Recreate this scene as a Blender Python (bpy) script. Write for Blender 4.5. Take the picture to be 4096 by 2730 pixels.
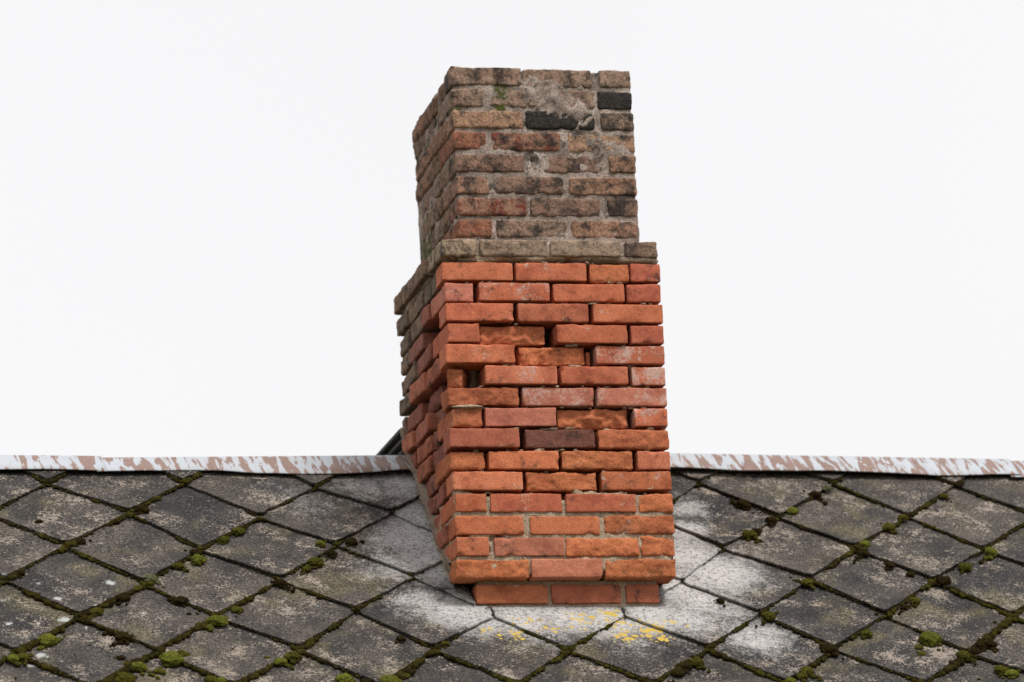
import bpy, bmesh, math, random
import numpy as np
from mathutils import Vector, Matrix, Euler

# ---------------------------------------------------------------- clear
for o in list(bpy.data.objects): bpy.data.objects.remove(o)
scene = bpy.context.scene
COL = scene.collection
RND = random.Random(7)
ZO = 5.15                      # height of the chimney's lowest projecting course above the ground

# ---------------------------------------------------------------- camera
cd = bpy.data.cameras.new('camera')
cam = bpy.data.objects.new('camera', cd); COL.objects.link(cam)
rt = Vector((0.97297, -0.22613, -0.04685)); up = Vector((-0.01004, -0.24409, 0.96970)); fw = Vector((0.23071, 0.94302, 0.23976))
M = Matrix.Identity(4)
for r in range(3): M[r][0], M[r][1], M[r][2] = rt[r], up[r], -fw[r]
M[0][3], M[1][3], M[2][3] = -3.97935, -17.21688, -3.54524 + ZO
cam.matrix_world = M
cd.sensor_width = 36; cd.lens = 187.256; cd.clip_start = 0.5; cd.clip_end = 3000
cd.dof.use_dof = True; cd.dof.focus_distance = 18.0; cd.dof.aperture_fstop = 2.4
scene.camera = cam

# ---------------------------------------------------------------- world, sun, exposure
SUN_EL, SUN_AZ = math.radians(58), math.radians(30)     # azimuth measured from the front of the house towards its right
w = bpy.data.worlds.new('World'); scene.world = w; w.use_nodes = True
nt = w.node_tree; nt.nodes.clear()
wo = nt.nodes.new('ShaderNodeOutputWorld'); bg = nt.nodes.new('ShaderNodeBackground')
sky = nt.nodes.new('ShaderNodeTexSky'); sky.sky_type = 'NISHITA'; sky.sun_disc = False
sky.sun_elevation = SUN_EL; sky.sun_rotation = math.pi - SUN_AZ; sky.dust_density = 6; sky.air_density = 1
mx = nt.nodes.new('ShaderNodeMix'); mx.data_type = 'RGBA'; mx.inputs[0].default_value = 0.93
tc = nt.nodes.new('ShaderNodeTexCoord'); ns = nt.nodes.new('ShaderNodeTexNoise'); ns.inputs['Scale'].default_value = 3.0; ns.inputs['Detail'].default_value = 3
cr = nt.nodes.new('ShaderNodeValToRGB')
cr.color_ramp.elements[0].position = .3; cr.color_ramp.elements[0].color = (4.80, 4.755, 4.765, 1)
cr.color_ramp.elements[1].position = .7; cr.color_ramp.elements[1].color = (5.04, 4.995, 5.0, 1)
nt.links.new(tc.outputs['Generated'], ns.inputs['Vector']); nt.links.new(ns.outputs['Fac'], cr.inputs[0])
nt.links.new(sky.outputs[0], mx.inputs[6]); nt.links.new(cr.outputs[0], mx.inputs[7])
nt.links.new(mx.outputs[2], bg.inputs['Color']); nt.links.new(bg.outputs[0], wo.inputs[0])
bg.inputs['Strength'].default_value = 0.1
sd = bpy.data.lights.new('sun', 'SUN'); sd.energy = 1.5; sd.angle = math.radians(14); sd.color = (1, .965, .92)
sun = bpy.data.objects.new('sun', sd); COL.objects.link(sun)
to_sun = Vector((math.sin(SUN_AZ) * math.cos(SUN_EL), -math.cos(SUN_AZ) * math.cos(SUN_EL), math.sin(SUN_EL)))
sun.rotation_euler = to_sun.to_track_quat('Z', 'Y').to_euler(); sun.location = to_sun * 30
vs = scene.view_settings; vs.view_transform = 'Standard'; vs.look = 'None'; vs.exposure = 1.0; vs.gamma = 1.0; vs.use_curve_mapping = False

# ---------------------------------------------------------------- helpers
def _hash(ix, iy, iz, seed):
    n = (ix * 374761393 + iy * 668265263 + iz * 2147483647 + seed * 1274126177) & 0xFFFFFFFF
    n = ((n ^ (n >> 13)) * 1274126177) & 0xFFFFFFFF
    n = ((n ^ (n >> 16)) * 2246822519) & 0xFFFFFFFF
    return ((n ^ (n >> 15)) & 0xFFFF) / 32767.5 - 1.0
def vnoise(p, seed=0):
    p = np.asarray(p, float); f = np.floor(p); i = f.astype(np.int64); t = p - f; t = t * t * (3 - 2 * t)
    out = 0
    for dx in (0, 1):
        wx = t[:, 0] if dx else 1 - t[:, 0]
        for dy in (0, 1):
            wy = t[:, 1] if dy else 1 - t[:, 1]
            for dz in (0, 1):
                wz = t[:, 2] if dz else 1 - t[:, 2]
                out = out + wx * wy * wz * _hash(i[:, 0] + dx, i[:, 1] + dy, i[:, 2] + dz, seed)
    return out
def fbm(p, seed=0, octv=4, gain=.5):
    p = np.asarray(p, float); a, s, o = 1.0, 0, 0
    for k in range(octv):
        o = o + a * vnoise(p * (2 ** k) + 17.3 * k, seed + k); s += a; a *= gain
    return o / s * 1.4
def smooth(a, b, x):
    t = np.clip((x - a) / (b - a), 0, 1); return t * t * (3 - 2 * t)
def add_mesh(name, verts, faces, mat, parent=None, loc=(0, 0, 0), rot=(0, 0, 0), sm=True):
    me = bpy.data.meshes.new(name)
    me.from_pydata([tuple(v) for v in verts], [], [tuple(int(q) for q in f) for f in faces])
    me.validate(clean_customdata=False)
    if sm: me.polygons.foreach_set('use_smooth', [True] * len(me.polygons))
    me.materials.append(mat); me.update()
    o = bpy.data.objects.new(name, me); COL.objects.link(o)
    o.parent = parent; o.location = loc; o.rotation_euler = rot
    return o
def set_attr(o, name, vals):
    a = o.data.attributes.new(name, 'FLOAT', 'POINT'); a.data.foreach_set('value', np.asarray(vals, np.float32))
def set_col(o, name, vals):
    a = o.data.attributes.new(name, 'FLOAT_COLOR', 'POINT')
    v = np.ones((len(vals), 4), np.float32); v[:, :3] = vals; a.data.foreach_set('color', v.ravel())
def thing(name, label, cat, loc=(0, 0, 0), rot=(0, 0, 0), group=None):
    o = bpy.data.objects.new(name, None); COL.objects.link(o); o.location = loc; o.rotation_euler = rot
    o.empty_display_size = .2
    o['label'] = label; o['category'] = cat
    if group: o['group'] = group
    return o

class NB:                                  # tiny node-building helper
    def __init__(s, name):
        s.m = bpy.data.materials.new(name); s.m.use_nodes = True; s.t = s.m.node_tree; s.t.nodes.clear()
        s.out = s.n('ShaderNodeOutputMaterial'); s.b = s.n('ShaderNodeBsdfPrincipled'); s.l(s.b.outputs[0], s.out.inputs[0])
    def n(s, k, **kw):
        x = s.t.nodes.new(k)
        for a, v in kw.items(): setattr(x, a, v)
        return x
    def l(s, a, b): s.t.links.new(a, b)
    def put(s, sock, v):
        if isinstance(v, bpy.types.NodeSocket): s.l(v, sock)
        elif isinstance(v, (tuple, list)) and len(v) == 3 and sock.type == 'RGBA': sock.default_value = (*v, 1)
        else: sock.default_value = v
    def noise(s, vec, scale, detail=4, rough=.55, dist=0.0):
        x = s.n('ShaderNodeTexNoise'); s.put(x.inputs['Vector'], vec)
        x.inputs['Scale'].default_value = scale; x.inputs['Detail'].default_value = detail; x.inputs['Roughness'].default_value = rough; x.inputs['Distortion'].default_value = dist
        return x.outputs['Fac']
    def vor(s, vec, scale, rnd=1.0):
        x = s.n('ShaderNodeTexVoronoi'); s.put(x.inputs['Vector'], vec); x.inputs['Scale'].default_value = scale; x.inputs['Randomness'].default_value = rnd
        return x.outputs['Distance'], x.outputs['Color']
    def math(s, op, a, b=0.0, c=0.0):
        x = s.n('ShaderNodeMath', operation=op); s.put(x.inputs[0], a); s.put(x.inputs[1], b)
        if op == 'MULTIPLY_ADD': s.put(x.inputs[2], c)
        return x.outputs[0]
    def vmath(s, op, a, b):
        x = s.n('ShaderNodeVectorMath', operation=op); s.put(x.inputs[0], a); s.put(x.inputs[1], b); return x.outputs[0]
    def step(s, v, a, b):
        x = s.n('ShaderNodeMapRange', interpolation_type='SMOOTHSTEP'); s.put(x.inputs[0], v); x.inputs[1].default_value = a; x.inputs[2].default_value = b
        return x.outputs[0]
    def mix(s, f, a, b, blend='MIX'):
        x = s.n('ShaderNodeMix', data_type='RGBA', blend_type=blend); s.put(x.inputs[0], f); s.put(x.inputs[6], a); s.put(x.inputs[7], b); return x.outputs[2]
    def attr(s, name, kind='GEOMETRY'):
        x = s.n('ShaderNodeAttribute', attribute_type=kind, attribute_name=name); return x
    def finish(s, col, rough=.9, bump=None, strength=.5, dist=.004, spec=.25):
        s.put(s.b.inputs['Base Color'], col); s.put(s.b.inputs['Roughness'], rough); s.b.inputs['Specular IOR Level'].default_value = spec
        if bump is not None:
            x = s.n('ShaderNodeBump'); s.l(bump, x.inputs['Height']); x.inputs['Strength'].default_value = strength; x.inputs['Distance'].default_value = dist
            s.l(x.outputs[0], s.b.inputs['Normal'])
        return s.m

# ---------------------------------------------------------------- materials
def mat_brick():
    N = NB('brick')
    oi = N.n('ShaderNodeObjectInfo'); tcn = N.n('ShaderNodeTexCoord')
    off = N.vmath('MULTIPLY', oi.outputs['Random'], (37.0, 53.0, 71.0))
    v = N.vmath('ADD', tcn.outputs['Object'], off)
    soot = N.attr('soot', 'OBJECT').outputs['Fac']; white = N.attr('white', 'OBJECT').outputs['Fac']; old = N.attr('old', 'OBJECT').outputs['Fac']; red = N.attr('red', 'OBJECT').outputs['Fac']
    c = oi.outputs['Color']
    fine = N.noise(v, 120, 6, .72); grain = N.noise(v, 330, 4, .75); med = N.noise(v, 40, 6, .7)
    MU = lambda col, k: N.mix(1.0, col, k, 'MULTIPLY')
    c = N.mix(N.math('MULTIPLY', N.step(N.noise(v, 10, 5, .6), .44, .66), .6), c, MU(c, (1.15, 1.26, 1.28)))
    c = N.mix(N.math('MULTIPLY', N.step(N.noise(v, 13, 6, .68), .47, .68), .75), c, MU(c, (.60, .50, .50)))
    c = N.mix(N.math('MULTIPLY', N.step(med, .42, .64), .35), MU(c, (1.14, 1.14, 1.14)), MU(c, (.66, .60, .60)))
    # old sandy brick: pale grains over a dark, weathered skin
    c = N.mix(N.math('MULTIPLY', N.step(N.noise(v, 38, 7, .8), .47, .60), N.math('MULTIPLY', old, .75)), c, (.072, .055, .044))
    c = N.mix(N.math('MULTIPLY', N.step(fine, .50, .60), N.math('MULTIPLY', old, .85)), c, MU(oi.outputs['Color'], (1.45, 1.35, 1.28)))
    c = N.mix(N.math('MULTIPLY', N.step(N.noise(v, 26, 6, .75), .50, .57), red), c, MU(N.mix(N.step(grain, .4, .6), (.45, .4, .4), (1.2, 1.2, 1.2)), (.21, .052, .035)))
    # grain
    c = MU(c, N.mix(N.step(grain, .30, .70), (.72, .70, .68), (1.25, 1.25, 1.25)))
    d, _ = N.vor(v, 80)
    c = N.mix(N.math('MULTIPLY', N.math('SUBTRACT', 1.0, N.step(d, .10, .24)), .6), c, MU(c, (.35, .3, .3)))
    # white bloom and smears of mortar
    wv = N.math('ADD', N.noise(v, 10, 3, .5), N.math('MULTIPLY_ADD', N.noise(v, 85, 6, .8), .9, -.45))
    c = N.mix(N.math('MULTIPLY', N.step(N.math('ADD', wv, N.math('MULTIPLY_ADD', white, .45, -.36)), .50, .72), .85), c, (.54, .38, .33))
    sm = N.math('ADD', N.noise(v, 30, 7, .72), N.math('MULTIPLY_ADD', white, .09, -.06))
    c = N.mix(N.math('MULTIPLY', N.step(sm, .622, .655), .85), c, (.47, .39, .31))
    # soot and dark algae
    sv = N.math('ADD', N.math('MULTIPLY_ADD', N.math('SUBTRACT', N.noise(v, 17, 7, .72), .5), 1.35, .5), N.math('MULTIPLY_ADD', soot, .42, -.32))
    c = N.mix(N.math('MULTIPLY', N.step(sv, .29, .52), .90), c, N.mix(N.step(fine, .4, .65), (.016, .0145, .014), (.062, .053, .047)))
    h = N.math('ADD', N.math('MULTIPLY', med, .8), N.math('ADD', N.math('MULTIPLY', fine, .6), N.math('MULTIPLY', grain, .3)))
    m_ = N.finish(c, .93, h, .75, .009, .2)
    bn = [x for x in N.t.nodes if x.type == 'BUMP'][0]; N.l(N.attr('rgh', 'OBJECT').outputs['Fac'], bn.inputs['Strength'])
    return m_
def mat_mortar():
    N = NB('mortar'); tcn = N.n('ShaderNodeTexCoord'); v = tcn.outputs['Object']
    sep = N.n('ShaderNodeSeparateXYZ'); N.l(v, sep.inputs[0])
    upper = N.step(sep.outputs['Z'], 1.08, 1.22)
    c = N.mix(N.noise(v, 14, 5), (.36, .265, .185), (.54, .415, .305))
    cu = N.mix(N.step(N.noise(v, 12, 5), .35, .65), (.23, .180, .152), (.46, .375, .325))
    cu = N.mix(N.math('MULTIPLY', N.step(N.noise(v, 13, 7, .78), .51, .60), .8), cu, (.050, .043, .037))
    c = N.mix(upper, c, cu)
    c = N.mix(1.0, c, N.mix(N.step(N.noise(v, 170, 6, .78), .3, .7), (.42, .40, .38), (1.5, 1.5, 1.5)), 'MULTIPLY')
    al = N.attr('moss').outputs['Fac']
    c = N.mix(N.step(N.math('ADD', al, N.noise(v, 60, 5)), 1.0, 1.3), c, (.075, .085, .018))
    h = N.math('ADD', N.noise(v, 130, 6, .7), N.math('MULTIPLY', N.noise(v, 400, 4), .5))
    return N.finish(c, .95, h, .8, .008, .15)
def mat_tile():
    N = NB('slate_tile'); oi = N.n('ShaderNodeObjectInfo'); tcn = N.n('ShaderNodeTexCoord')
    v = N.vmath('ADD', tcn.outputs['Object'], N.vmath('MULTIPLY', oi.outputs['Random'], (31.0, 47.0, 5.0)))
    pale = N.attr('pale').outputs['Fac']; yel = N.attr('yel').outputs['Fac']; whi = N.attr('whi').outputs['Fac']
    big = N.noise(v, 6, 5, .6); med = N.noise(v, 42, 7, .75); fine = N.noise(v, 120, 6, .8); grain = N.noise(v, 300, 3, .8)
    c = N.mix(N.step(big, .35, .66), (.021, .0205, .0210), (.054, .0490, .0450))
    c = N.mix(1.0, c, N.mix(oi.outputs['Random'], (.60, .60, .62), (1.25, 1.16, 1.06)), 'MULTIPLY')
    c = N.mix(N.math('MULTIPLY', N.step(N.noise(v, 5, 4), .52, .70), .5), c, (.105, .090, .045))
    c = N.mix(1.0, c, N.mix(N.step(fine, .38, .62), (.28, .28, .29), (1.95, 1.92, 1.88)), 'MULTIPLY')
    # beige weathered specks
    sp = N.math('ADD', N.math('MULTIPLY', fine, .75), N.math('ADD', N.math('MULTIPLY', N.noise(v, 7, 5, .65), .75), N.math('MULTIPLY', med, .5)))
    c = N.mix(N.math('MULTIPLY', N.step(sp, 1.05, 1.14), .75), c, N.mix(N.step(grain, .35, .65), (.17, .14, .115), (.46, .385, .315)))
    ds, dc = N.vor(v, 150); sds = N.n('ShaderNodeSeparateColor'); N.l(dc, sds.inputs[0])
    spk = N.math('MULTIPLY', N.math('SUBTRACT', 1.0, N.step(ds, .22, .42)), N.step(N.math('ADD', sds.outputs[0], N.math('MULTIPLY_ADD', N.noise(v, 8, 6, .7), 3.2, -1.6)), .86, .96))
    c = N.mix(N.math('MULTIPLY', spk, .65), c, (.32, .27, .22))
    # lime wash-out below the brickwork
    c = N.mix(N.math('MULTIPLY', N.step(N.math('ADD', pale, N.math('ADD', N.math('MULTIPLY_ADD', N.noise(v, 20, 6, .7), 1.3, -.65), N.math('MULTIPLY_ADD', N.noise(v, 95, 6, .8), 1.6, -.8))), .20, .62), .70), c, N.mix(N.step(grain, .3, .7), (.22, .21, .205), (.50, .485, .47)))
    pv = N.math('ADD', N.math('MULTIPLY', N.math('POWER', pale, 1.3), .62), N.math('ADD', N.math('MULTIPLY_ADD', fine, 1.7, -.85), N.math('MULTIPLY_ADD', N.noise(v, 16, 5, .65), .8, -.4)))
    pc = N.mix(N.step(grain, .3, .7), (.33, .32, .31), (.60, .585, .57))
    c = N.mix(N.math('MULTIPLY', N.step(pv, .16, .62), N.math('MULTIPLY', N.step(pale, .03, .35), .85)), c, pc)
    dk = N.math('MULTIPLY', N.step(N.noise(v, 70, 7, .84), .515, .565), N.step(pale, .1, .5))
    c = N.mix(N.math('MULTIPLY', dk, .78), c, (.085, .08, .077))
    # pale crust lichen in round spots
    vv = N.vmath('ADD', v, N.vmath('MULTIPLY', N.n('ShaderNodeTexNoise').outputs['Color'], (.0, .0, .0)))
    d, vc = N.vor(vv, 17); sepc = N.n('ShaderNodeSeparateColor'); N.l(vc, sepc.inputs[0])
    rad = N.math('MULTIPLY', N.math('SUBTRACT', sepc.outputs[0], N.math('MULTIPLY_ADD', whi, -.75, .92)), .60)
    e = N.math('SUBTRACT', N.math('MULTIPLY_ADD', N.noise(v, 60, 6, .8), 1.1, d), N.math('ADD', rad, .52))
    c = N.mix(N.math('MULTIPLY', N.math('SUBTRACT', 1.0, N.step(e, -.05, .03)), N.math('MULTIPLY', N.step(rad, 0, .03), .9)), c, N.mix(fine, (.24, .25, .24), (.50, .52, .51)))
    # yellow lichen rosettes
    d2, vc2 = N.vor(v, 46); sep2 = N.n('ShaderNodeSeparateColor'); N.l(vc2, sep2.inputs[0])
    e2 = N.math('SUBTRACT', N.math('MULTIPLY_ADD', N.noise(v, 75, 6, .8), 1.5, d2), N.math('MULTIPLY_ADD', N.math('SUBTRACT', yel, N.math('MULTIPLY', sep2.outputs[0], .65)), .85, .93))
    ym = N.math('MULTIPLY', N.math('SUBTRACT', 1.0, N.step(e2, -.14, .12)), N.step(yel, .12, .25))
    c = N.mix(ym, c, N.mix(N.noise(v, 140, 4), (.34, .22, .04), (.60, .44, .08)))
    h = N.math('ADD', N.math('MULTIPLY', med, .8), N.math('MULTIPLY', fine, .6))
    return N.finish(c, .85, h, .35, .004, .3)
def mat_cap():
    N = NB('flaking_painted_zinc'); tcn = N.n('ShaderNodeTexCoord'); v = tcn.outputs['Object']
    mp = N.n('ShaderNodeMapping'); N.l(v, mp.inputs[0]); mp.inputs['Rotation'].default_value = (0, math.radians(28), 0); mp.inputs['Scale'].default_value = (1.7, .26, .26)
    a = N.noise(mp.outputs[0], 22, 5, .6, .5)
    b = N.noise(v, 2.3, 2)
    m = N.step(N.math('ADD', a, N.math('MULTIPLY_ADD', b, .36, -.190)), .500, .512)
    fine = N.noise(v, 150, 5, .7)
    brown = N.mix(N.noise(v, 30, 5), (.145, .090, .075), (.27, .180, .150)); brown = N.mix(N.math('MULTIPLY', N.step(fine, .5, .7), .4), brown, (.42, .31, .25))
    zinc = N.mix(N.noise(v, 12, 5), (.33, .36, .40), (.45, .48, .515))
    c = N.mix(m, zinc, brown)
    rim = N.math('MULTIPLY', N.step(a, .47, .51), N.math('SUBTRACT', 1.0, m))
    c = N.mix(N.math('MULTIPLY', rim, .25), c, (.33, .25, .22))
    c = N.mix(N.math('MULTIPLY', N.step(N.noise(mp.outputs[0], 45, 5, .7), .6, .7), .35), c, (.20, .15, .13))
    return N.finish(c, .6, N.math('ADD', m, N.math('MULTIPLY', fine, .3)), .3, .0015, .35)
def mat_moss():
    N = NB('moss'); tcn = N.n('ShaderNodeTexCoord'); v = tcn.outputs['Object']
    c = N.attr('mcol').outputs['Color']
    n1 = N.noise(v, 260, 4, .7); n2 = N.noise(v, 60, 4)
    c = N.mix(1.0, c, N.mix(N.step(n1, .3, .7), (.35, .33, .3), (1.6, 1.6, 1.5)), 'MULTIPLY')
    c = N.mix(N.math('MULTIPLY', N.step(n2, .5, .7), .5), c, N.mix(1.0, c, (1.15, .75, .5), 'MULTIPLY'))
    return N.finish(c, 1.0, N.math('ADD', n1, N.noise(v, 420, 3)), 1.0, .012, .05)
def mat_plain(name, c0, c1, sc=20, rough=.9):
    N = NB(name); tcn = N.n('ShaderNodeTexCoord'); v = tcn.outputs['Object']; n = N.noise(v, sc, 6, .65)
    return N.finish(N.mix(n, c0, c1), rough, N.noise(v, sc * 6, 5), .5, .004, .2)
M_BRICK, M_MORTAR, M_TILE, M_CAP, M_MOSS = mat_brick(), mat_mortar(), mat_tile(), mat_cap(), mat_moss()
M_DECK = mat_plain('old_boarding', (.05, .04, .03), (.11, .09, .07))
M_SLAT = mat_plain('weathered_grey_slat', (.025, .025, .024), (.10, .095, .088), 40)
M_FLUE = mat_plain('sooty_flue', (.01, .01, .01), (.03, .028, .026))
M_WALL = mat_plain('lime_render', (.50, .47, .42), (.62, .59, .54), 5)
M_GROUND = mat_plain('meadow_ground', (.06, .070, .035), (.12, .115, .06), 3)
M_FILLET = mat_plain('gritty_mortar', (.07, .054, .042), (.36, .275, .205), 110)
M_NAIL = mat_plain('nail_head', (.10, .09, .085), (.2, .18, .17), 60, .5)

# ---------------------------------------------------------------- ground and house below
g = add_mesh('ground', [(-400, -400, 0), (400, -400, 0), (400, 400, 0), (-400, 400, 0)], [(0, 1, 2, 3)], M_GROUND); g['kind'] = 'structure'
PITCH = 0.71558; SP, CP = math.sin(PITCH), math.cos(PITCH)
YR, ZR = 0.85775, 0.62365 + ZO
X0, X1, TE = -3.3, 4.0, 3.0               # roof extent along the ridge, length of slope
def roofpt(s, t, n=0.0): return Vector((s, YR - t * CP - n * SP, ZR - t * SP + n * CP))
wy0, wy1 = YR - (TE - .35) * CP, YR + (TE - .35) * CP; wz = ZR - (TE - .35) * SP - .08
vv = []
for x in (X0 + .2, X1 - .2): vv += [(x, wy0, 0), (x, wy1, 0), (x, wy1, wz), (x, YR, ZR - .13), (x, wy0, wz)]
hw = add_mesh('house_wall', vv, [(0, 1, 2, 3, 4), (9, 8, 7, 6, 5), (0, 4, 9, 5), (2, 1, 6, 7)], M_WALL, sm=False); hw['kind'] = 'structure'

# ---------------------------------------------------------------- roof
roof = thing('roof', 'gabled roof of dark mossy diamond slates under a flaking metal ridge', 'roof', (0, YR, ZR))
RR = (PITCH, 0, 0)                        # tile frame: x along the ridge, y up the slope, z out of the slope
def rl(s, t, n=0.0):                      # location relative to the roof empty (at ridge)
    return (s, -t * CP - n * SP, -t * SP + n * CP)
# boarding under the tiles (both slopes)
for sgn, rot in ((-1, (PITCH, 0, 0)), (1, (-PITCH, 0, math.pi))):
    bxv = []
    for n in (-.035, -.075):
        for (s, t) in ((X0, .06), (X1, .06), (X1, TE), (X0, TE)): bxv.append((s if sgn < 0 else -s, -t, n))
    fc = [(3, 2, 1, 0), (4, 5, 6, 7), (0, 1, 5, 4), (2, 3, 7, 6), (1, 2, 6, 5), (3, 0, 4, 7)]
    o = add_mesh('boarding', bxv, fc, M_DECK, roof, (0, 0, 0), (PITCH, 0, 0) if sgn < 0 else (PITCH, 0, math.pi), sm=False)

D = 0.46789; S0, T5, SK = 0.34237, 1.37168, -0.00785
JIT = {(0,0):(-.025,.012),(2,0):(-.013,.005),(4,0):(-.021,.037),(1,1):(.008,-.012),(0,2):(-.002,-.008),(2,2):(-.01,.018),(1,3):(.005,.02),(0,4):(-.005,.008),(2,4):(-.014,.007),(1,5):(-.003,-.003),(10,0):(-.013,-.013),(12,0):(.02,-.011),(14,0):(.008,.002),(11,1):(-.008,.017),(13,1):(.007,.001),(10,2):(-.026,.002),(12,2):(-.016,.001),(14,2):(-.012,.013),(11,3):(.01,-.009),(13,3):(-.019,.001),(10,4):(.007,-.007),(12,4):(-.017,.007),(14,4):(-.029,.018),(11,5):(-.02,.004),(13,5):(-.024,.033),(9,5):(.008,-.005),(7,5):(-.015,.003),(5,5):(-.005,-.003),(4,4):(.004,-.032),(3,5):(.009,-.006),(4,2):(-.001,-.016),(3,3):(.006,-.007),(5,3):(.007,-.028),(5,1):(-.002,-.017),(3,1):(-.009,.02)}
jr = random.Random(11)
def node(i, j):
    if (i, j) not in JIT: JIT[(i, j)] = (jr.uniform(-.012, .012), jr.uniform(-.012, .012))
    a, b = JIT[(i, j)]
    return np.array((S0 + (i - 7) * D / 2 + SK * (j - 5) + a, T5 + (j - 5) * D / 2 + b))
PALE = [(.03,.45,.092,.9),(-.04,.6,.108,.95),(0,.79,.108,1),(-.01,.22,.092,.75),(-.14,.23,.108,.5),(0,1.12,.092,.85),(-.10,1.05,.092,.6),(-.14,.80,.10,.55),(.08,1.15,.092,.85),(.22,1.15,.092,1),(.37,1.15,.092,1),(.52,1.17,.092,1),(.67,1.15,.092,1),(.79,1.18,.092,.8),(.9,.73,.092,1),(.82,.94,.092,1),(.98,.85,.115,1),(.86,1.03,.077,1),(1.01,1.29,.092,.75),(.94,1.24,.062,.5),(.98,.38,.069,.6),(.93,1.12,.092,.5),(.93,.55,.062,.8),(.27,1.27,.092,.45),(.55,1.3,.092,.4),(-.39,.32,.092,.3),(-.48,.23,.077,.2),(-.15,.54,.062,.3)]
YEL = [(.18,1.28,.043,1),(.09,1.25,.062,.45),(.42,1.18,.062,.8),(.52,1.16,.062,1),(.29,1.25,.062,.5),(.65,1.24,.058,.9),(.55,1.29,.043,.9),(.67,1.3,.043,1),(.75,1.21,.046,.6),(.24,1.18,.092,.4),(.88,1.2,.046,.3)]
WHI = [(-1.41,1.12,.185,1),(-1.16,.61,.123,.5),(-1.49,1.35,.154,1),(-1.09,.97,.185,.7),(-.93,1.35,.123,.5),(-.44,1.12,.108,.4),(-.91,.94,.092,.4)]
def field(lst, s, t, k=1.0):
    out = np.zeros_like(s)
    for (a, b, r, h) in lst: out = np.maximum(out, h * np.exp(-((s - a) ** 2 + (t - b) ** 2) / (r * r * k)))
    return out
OV = 0.24; TH = .0065; SLOPE = .045; NG = 22
CH_X0, CH_X1, CH_Y0, CH_Y1 = .07, .70, .045, .80       # shaft of the chimney where it passes the roof (plan)
EDGES = []                                             # lower edges of every tile, for the moss
def add_tile(i, j):
    cN, cS, cW, cE = node(i, j - 1), node(i, j + 1), node(i - 1, j), node(i + 1, j)
    c = (cW + cE) / 2
    seed = i * 131 + j * 17 + 5
    r = random.Random(seed)
    fr = np.concatenate([[0, .014, .035], np.linspace(.08, 1.0, NG - 5), [1.0 + OV * .5, 1.0 + OV]])
    n = len(fr)
    A, B = np.meshgrid(fr, fr, indexing='ij'); A, B = A.ravel(), B.ravel()
    P = cS + A[:, None] * (cE - cS) + B[:, None] * (cW - cS) + (A * B)[:, None] * (cN - cE - cW + cS)
    # overlap beyond the nominal diamond continues in a straight line; side corners are clipped
    P[:, 0] = np.clip(P[:, 0], cW[0] + .004, cE[0] - .004)
    # rough edges and blunt lower tip
    q = np.stack([P[:, 0] * 30, P[:, 1] * 30, np.full(len(P), seed * .37)], 1)
    e = np.maximum(np.exp(-A / .03), np.exp(-B / .03))
    P += (np.stack([vnoise(q * 1.9, 1), vnoise(q * 1.9, 2)], 1) * .0036 + np.stack([vnoise(q * .5, 3), vnoise(q * .5, 4)], 1) * .003) * e[:, None]
    tip = r.uniform(.012, .026); P[:, 1] = np.minimum(P[:, 1], cS[1] - tip * .45)
    tc_ = c[1]
    lift = r.uniform(-.0015, .006); tw = r.uniform(-.012, .012); curl = r.uniform(0, .006)
    z = SLOPE * (P[:, 1] - tc_) + lift * smooth(-.1, .25, P[:, 1] - tc_) + tw * (P[:, 0] - c[0]) * smooth(.0, .2, P[:, 1] - tc_ + .1) + curl * ((P[:, 1] - tc_) / .234) ** 2 * (P[:, 1] > tc_)
    z = z + .0012 * fbm(q * .25, 3) * 1.0
    loc2 = np.stack([P[:, 0] - c[0], -(P[:, 1] - tc_), z], 1)
    nv = n * n
    V = np.concatenate([loc2, loc2 - np.array([0, 0, TH])])
    F = []
    idx = lambda a, b: a * n + b
    for a in range(n - 1):
        for b in range(n - 1):
            k = (idx(a, b), idx(a + 1, b), idx(a + 1, b + 1), idx(a, b + 1))
            pts = P[list(k)]
            ar = .5 * abs((pts[2, 0] - pts[0, 0]) * (pts[3, 1] - pts[1, 1]) - (pts[3, 0] - pts[1, 0]) * (pts[2, 1] - pts[0, 1]))
            if ar < 1e-7: continue
            F.append(k); F.append(tuple(x + nv for x in reversed(k)))
    for a in range(n - 1):
        for (p0, p1) in ((idx(a + 1, 0), idx(a, 0)), (idx(0, a), idx(0, a + 1)), (idx(n - 1, a + 1), idx(n - 1, a)), (idx(a, n - 1), idx(a + 1, n - 1))):
            F.append((p0, p1, p1 + nv, p0 + nv))
    o = add_mesh('tile', V, F, M_TILE, roof, rl(c[0], tc_), RR, sm=False)
    s_, t_ = np.tile(P[:, 0], 2), np.tile(P[:, 1], 2)
    set_attr(o, 'pale', field(PALE, s_, t_, 2.1)); set_attr(o, 'yel', field(YEL, s_, t_)); set_attr(o, 'whi', field(WHI, s_, t_, 1.6))
    # cuts: ridge, gable ends, eaves, chimney shaft
    bm = bmesh.new(); bm.from_mesh(o.data)
    def cut(co, no):                                   # keep the side the normal points to
        geom = bm.verts[:] + bm.edges[:] + bm.faces[:]
        rr = bmesh.ops.bisect_plane(bm, geom=geom, plane_co=co, plane_no=no, clear_inner=True)
        ed = [x for x in rr['geom_cut'] if isinstance(x, bmesh.types.BMEdge)]
        if ed: bmesh.ops.edgeloop_fill(bm, edges=ed)
    L = lambda s, t: Vector((s - c[0], -(t - tc_), 0))
    cut(L(0, .10), Vector((0, -1, 0)))
    if cE[0] > X1 - .02: cut(L(X1, 0), Vector((-1, 0, 0)))
    if cW[0] < X0 + .02: cut(L(X0, 0), Vector((1, 0, 0)))
    if cS[1] > TE: cut(L(0, TE), Vector((0, 1, 0)))
    ty0 = (YR - CH_Y0) / CP                            # slope distance of the shaft's front face
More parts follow.
